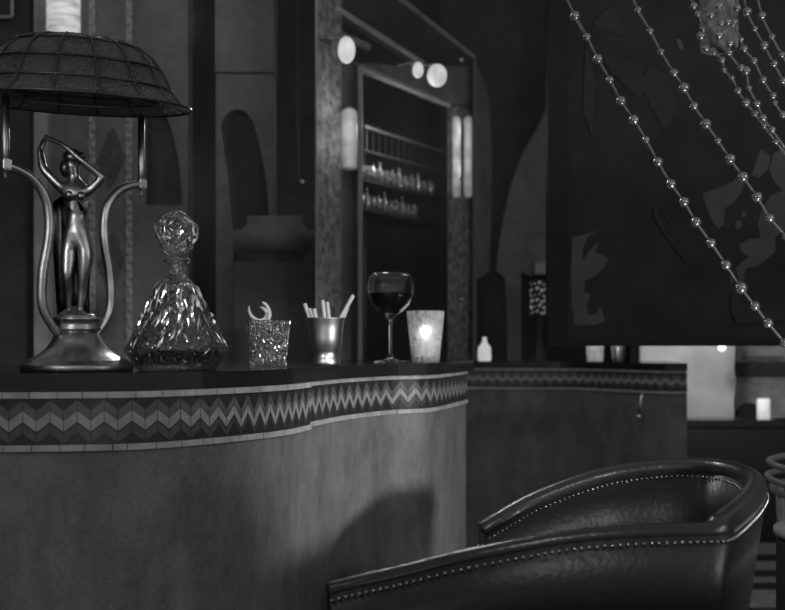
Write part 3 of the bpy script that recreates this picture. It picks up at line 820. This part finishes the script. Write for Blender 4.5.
# bench band seen behind arch
D = 3.9
bn = thing('banquette', 'low blurred pale banquette back behind the bar left of the frame', 'bench', W(275, 300, D))
bo = W(275, 300, D); a = W(231, 214, D); b = W(315, 264, D)
obj('back_cushion', rel(box((a+b)/2+Vector((0, .06, 0)), (b.x-a.x, .12, a.z-b.z), None, .055), bo), M['fabric'], bn, True)
obj('bench_base', rel(box(Vector(((a.x+b.x)/2, D+.07, b.z/2-.0)), (b.x-a.x-.02, .12, b.z+.02)), bo), M['wall'], bn)

# ------------------------------------------------------------------ bottle shelves
shelf_bm = None
rk = thing('bottle_rack', 'dim wooden bottle rack with spindle gallery inside the framed opening', 'rack', WO(405, 300, .3))
ro = WO(405, 300, .3)
def ob(p, q, r, name, m, off=.22, n=6): return obj(name, rel(tube([WO(*p, off), WO(*q, off)], r, n), ro), m, rk)
def lerp(a, b, t): return (a[0]+(b[0]-a[0])*t, a[1]+(b[1]-a[1])*t)
RA, RB = (364, 126), (446, 153); SA, SB = (364, 150), (446, 173)
ob(RA, RB, .008, 'top_rail', M['wall_lt']); ob(lerp(SA, SA, 0), SB, .006, 'lower_rail', M['wall_mid'])
for i in range(13):
    t_ = (i+.4)/13; p = lerp(RA, RB, t_); qq = lerp(SA, SB, t_)
    ob((p[0], p[1]-(5 if i in (1, 2) else 0)), (qq[0], qq[1]), .0045, 'spindle', M['wood'])
def shelf(A, B, name):
    a_ = WO(A[0], A[1], .16); b_ = WO(B[0], B[1], .16); b_.z = a_.z
    pts = [a_, b_, b_+NRM*.2, a_+NRM*.2]
    return obj(name, rel(add_prism(bmesh.new(), pts, (0, 0, -.012)), ro), M['wood'], rk)
U0, U1 = (364, 178), (446, 199); L0, L1 = (364, 208), (446, 221)
shelf(U0, U1, 'shelf'); shelf(L0, L1, 'shelf')
for p in (364, 446):
    a = WO(p, 150, .33); obj('rack_post', rel(tube([Vector((a.x, a.y, 0)), Vector((a.x, a.y, a.z))], .012, 6), ro), M['wood'], rk)
kinds = []
for i, prf in enumerate(([(0, 0), (.020, 0), (.021, .05), (.018, .065), (.008, .078), (.008, .098), (.010, .101), (0, .102)],
                         [(0, 0), (.017, 0), (.022, .05), (.022, .062), (.006, .072), (.006, .085), (0, .09)],
                         [(0, 0), (.016, 0), (.020, .07), (.018, .07), (.015, .006), (0, .006)])):
    kinds.append(prf)
protos = {}
for row, (A, B, cnt) in enumerate(((U0, U1, 12), (L0, L1, 13))):
    for i in range(cnt):
        t_ = (i+1.0)/(cnt+1)
        if row == 1 and t_ > .75: continue
        p = lerp(A, B, t_); kd = (i*2+row) % 3
        if kd not in protos:
            o = obj('bottle', lathe(kinds[kd], 14), M['bottle'], None, True); protos[kd] = o
        else:
            o = protos[kd].copy(); C.objects.link(o)
        base = WO(p[0], p[1], .16)
        base = base+NRM*.05; base.z = WO(A[0], A[1], .16).z+.0005
        o.location = base
        tag(o, 'small shiny bottle on the %s shelf of the rack in the framed opening' % ('upper' if row == 0 else 'lower'), 'bottle', 'bottles on the %s rack shelf' % ('upper' if row == 0 else 'lower'))

# ------------------------------------------------------------------ bright far corner, lower right
D = 6.15; yb = down(D)
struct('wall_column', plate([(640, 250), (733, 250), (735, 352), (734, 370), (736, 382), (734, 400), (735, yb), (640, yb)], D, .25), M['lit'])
struct('wall_far', plate([(736, 200), (900, 200), (900, yb), (736, yb)], D+.6, .1), mat('far_mottled', .5, .6, var=.6, vscale=9, detail=8))
struct('trim_60', plate([(735, 362), (900, 362), (900, 376), (735, 376)], D+.56, .04), M['inlay'])
bm = bmesh.new()
for i in range(9): add_box(bm, W(745+i*4.6, 357.5, D+.54), (.018, .03, .028))
struct('trim_61', bm, M['wall_lt'])
D = 5.72
tb = thing('dark_table', 'long near-black bench table behind the armchair at the right', 'table', Vector((2.1, D, 0)))
a = W(686, 420, D); b = W(860, 420, D); zt = a.z
obj('table_top', box(((a.x+b.x)/2-2.1, .125, zt-.02), (b.x-a.x, .25, .04)), M['slab'], tb)
obj('table_front', box(((a.x+b.x)/2-2.1, .03, (zt-.04)/2), (b.x-a.x-.02, .04, zt-.042)), M['dark'], tb)
def onTable(px): p = W(px, 420, D); p.y += .1; p.x *= p.y/D; p.z = zt+.0005; return p
c = onTable(763.5); k = 5.82/1000
t = thing('votive_candle', 'bright cylindrical candle on the dark table at right edge', 'candle', c)
obj('candle_body', lathe([(0, 0), (6.2*k, 0), (6.2*k, 19*k), (5*k, 20*k), (0, 19*k)], 20), M['candle'], t, True)
c = onTable(781)
o = obj('saucer', lathe([(0, 0), (.03, 0), (.055, .012), (.05, .012), (0, .004)], 24), M['silver'], None, True); o.location = c
tag(o, 'thin shiny saucer right of the bright candle', 'saucer')
cb = W(750, 470, 6.3)
t = thing('round_back_chair', 'dark chair with rounded top left of the bright candle', 'chair', Vector((cb.x, 6.3, 0)))
bm = bmesh.new(); pts = []
for i in range(17):
    a = PI*i/16; pts.append(Vector((-.09*math.cos(a), 0, .62+.13*math.sin(a)+.0)))
add_prism(bm, [Vector((-.09, 0, .40))]+pts+[Vector((.09, 0, .40))], (0, .04, 0))
obj('backrest', bm, M['dark'], t)
obj('seat', box((0, -.02, .42), (.24, .24, .04), None, .01), M['dark'], t)
for sx in (-1, 1):
    for sy in (-1, 1): obj('leg', tube([Vector((sx*.09, sy*.09-.02, 0)), Vector((sx*.09, sy*.09-.02, .41))], .012, 8), M['wood'], t)
gp = W(722, 347.5, 5.7)
t = thing('pendant_globe', 'tiny bright globe peeking below the panel before the pale column', 'lamp', gp)
obj('globe', sph((0, 0, 0), .022, 3), mat('small_globe', .8, .4, emit=1.2), t, True)
obj('rod', tube([Vector((0, 0, .02)), Vector((0, 0, .9)), Vector((0, .3, .9))], .004, 6), M['brass'], t)

# rug, cane chair, drum table at the right edge
bm = bmesh.new()
ed = [4.0, 4.21, 4.52, 4.65, 4.77, 4.91, 5.11, 5.28, 5.57, 5.65]
# pale bars between these depths
for i in range(len(ed)-1):
    a_, b_ = ed[i], ed[i+1]
    r = bmesh.ops.create_cube(bm, size=1)['verts']
    bmesh.ops.scale(bm, verts=r, vec=(1.1, b_-a_, .01)); bmesh.ops.translate(bm, verts=r, vec=(2.05, (a_+b_)/2, .0055))
    mi = 0 if i in (1, 3, 5, 7) else 1
    for f in {f for v in r for f in v.link_faces}: f.material_index = mi
o = obj('striped_rug', bm, M['rugw'], None, mats=[M['rugw'], M['rugb']])
tag(o, 'floor rug with pale and dark stripes glimpsed right of the armchair', 'rug')
cx_, cy_ = 1.40, 2.95
t = thing('cane_chair', 'bent cane armchair with curved pale rails at the right edge', 'chair', (cx_, cy_, 0))
def arc(r, z, a0=-.1, a1=1.45, n=24): return [Vector((r*math.cos(PI*(a0+(a1-a0)*i/n)), r*math.sin(PI*(a0+(a1-a0)*i/n)), z+.02*math.sin(PI*i/n))) for i in range(n+1)]
for z, r in ((.745, .27), (.70, .275), (.665, .262)): obj('back_rail', tube(arc(r, z), .010, 8), M['cane'], t, True)
obj('seat', lathe([(0, .42), (.235, .42), (.25, .43), (.25, .45), (.235, .46), (0, .465)], 32), M['dark'], t, True)
for k in range(4):
    a = PI*(.25+.5*k); top = .67 if k != 3 else .42
    e = Vector((.262*math.cos(a), .262*math.sin(a), top)); obj('leg', tube([Vector((.24*math.cos(a), .24*math.sin(a), 0)), Vector((.245*math.cos(a), .245*math.sin(a), .4)), e], .013, 8), M['cane'], t, True)
obj('spindle', tube([Vector((-.262, 0.0, .70)), Vector((-.25, 0, .44))], .009, 8), M['cane'], t, True)
t = thing('drum_table', 'dark round drum side table with pale rim at the right edge', 'table', (1.085, 2.30, 0))
obj('drum_body', lathe([(0, 0), (.17, 0), (.19, .03), (.19, .66), (.185, .67), (0, .67)], 40), M['dark'], t, True)
obj('rim_ring', lathe([(.188, .672), (.196, .676), (.196, .688), (.188, .692), (0, .69), (0, .672)], 40), M['wall_lt'], t, True)

# ------------------------------------------------------------------ lights
def point(name, loc, e, r=.05):
    l = bpy.data.lights.new(name, 'POINT'); l.energy = e; l.shadow_soft_size = r
    o = bpy.data.objects.new(name, l); C.objects.link(o); o.location = loc; return o
def spot(name, loc, to, e, ang=60, r=.05, blend=.6):
    l = bpy.data.lights.new(name, 'SPOT'); l.energy = e; l.shadow_soft_size = r; l.spot_size = math.radians(ang); l.spot_blend = blend
    o = bpy.data.objects.new(name, l); C.objects.link(o); o.location = loc
    o.rotation_euler = (Vector(to)-Vector(loc)).to_track_quat('-Z', 'Y').to_euler(); return o
point('pendant_light_right', (2.3, .6, 1.95), 24, .09)
spot('bar_spot', (2.0, .3, 1.3), (.03, 2.52, .84), 190, 28, .08, .7)
point('sparkle_light_left', (-1.5, .3, 2.2), 6.0, .06)  # unseen light added for sparkle on glass and metal
point('sparkle_light_front', (.1, -.6, 2.5), 6.0, .06)  # unseen, added behind the camera for highlights on the counter things
point('low_front_fill', (-.35, .35, .80), 1.0, .04)  # unseen low light added for highlights and the counter front
spot('chair_spot', (-.2, 3.2, 2.4), (.45, 1.8, .8), 26, 50, .08, .6)
spot('chair_spot', (.1, -.6, 2.5), (.40, 2.0, .75), 70, 16, .08, .6)  # unseen, added to raise the highlight on the chair's inner back
point('candle_light', (tc_.x, tc_.y, tc_.z+.085), .16, .012)
for x_, y_, e_ in ((349, 100, .2), (349, 140, .25), (458, 130, .12), (458, 170, .1), (468, 130, .12), (468, 170, .1)):  # unseen lights added for the bright glow on the jambs
    point('jamb_glow_light', WO(x_, y_, -.09), e_, .03)
point('rack_light', WO(395, 130, .05), 1.2, .02)  # added in front of the bottles to make them glow
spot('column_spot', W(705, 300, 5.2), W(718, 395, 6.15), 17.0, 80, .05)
point('back_fill_light', W(640, 250, 3.9), 2.2, .05)  # unseen fill added to brighten the second counter's tile band
spot('strand_spot', (1.15, 1.85, .45), (.80, 2.45, 1.75), 34, 85, .05, .8)  # unseen, added low down for hot highlights on the beads
spot('counter_spot', (-1.0, .2, 1.75), (-.45, 1.95, 1.28), 26, 22, .04, .7)  # this and the next two spots are unseen, added for sparkle
spot('counter_spot', (.5, .5, 1.9), (-.25, 2.15, 1.2), 26, 30, .04, .7)
spot('counter_spot', (-.5, 3.7, 2.1), (-.40, 2.0, 1.15), 16, 40, .04, .7)
point('back_fill_light', (-.9, 3.3, 2.4), 3.0, .05)  # unseen light added behind left for more sparkle

w = bpy.data.worlds.new('World'); bpy.context.scene.world = w; w.use_nodes = True
w.node_tree.nodes['Background'].inputs[0].default_value = (1, 1, 1, 1)
w.node_tree.nodes['Background'].inputs[1].default_value = .19

# ------------------------------------------------------------------ camera
cam = bpy.data.cameras.new('Camera'); co = bpy.data.objects.new('Camera', cam); C.objects.link(co)
co.location = (0, 0, EYE); co.rotation_euler = (PI/2, 0, 0)
cam.sensor_width = 36; cam.lens = 36*F/785; cam.shift_y = (HY-305)/785
cam.clip_start = .05
cam.dof.use_dof = True; cam.dof.focus_distance = 2.0; cam.dof.aperture_fstop = 4.0
sc = bpy.context.scene; sc.camera = co
sc.view_settings.view_transform = 'Standard'; sc.view_settings.look = 'None'
sc.view_settings.exposure = .15; sc.view_settings.gamma = 1
sc.view_settings.use_curve_mapping = False
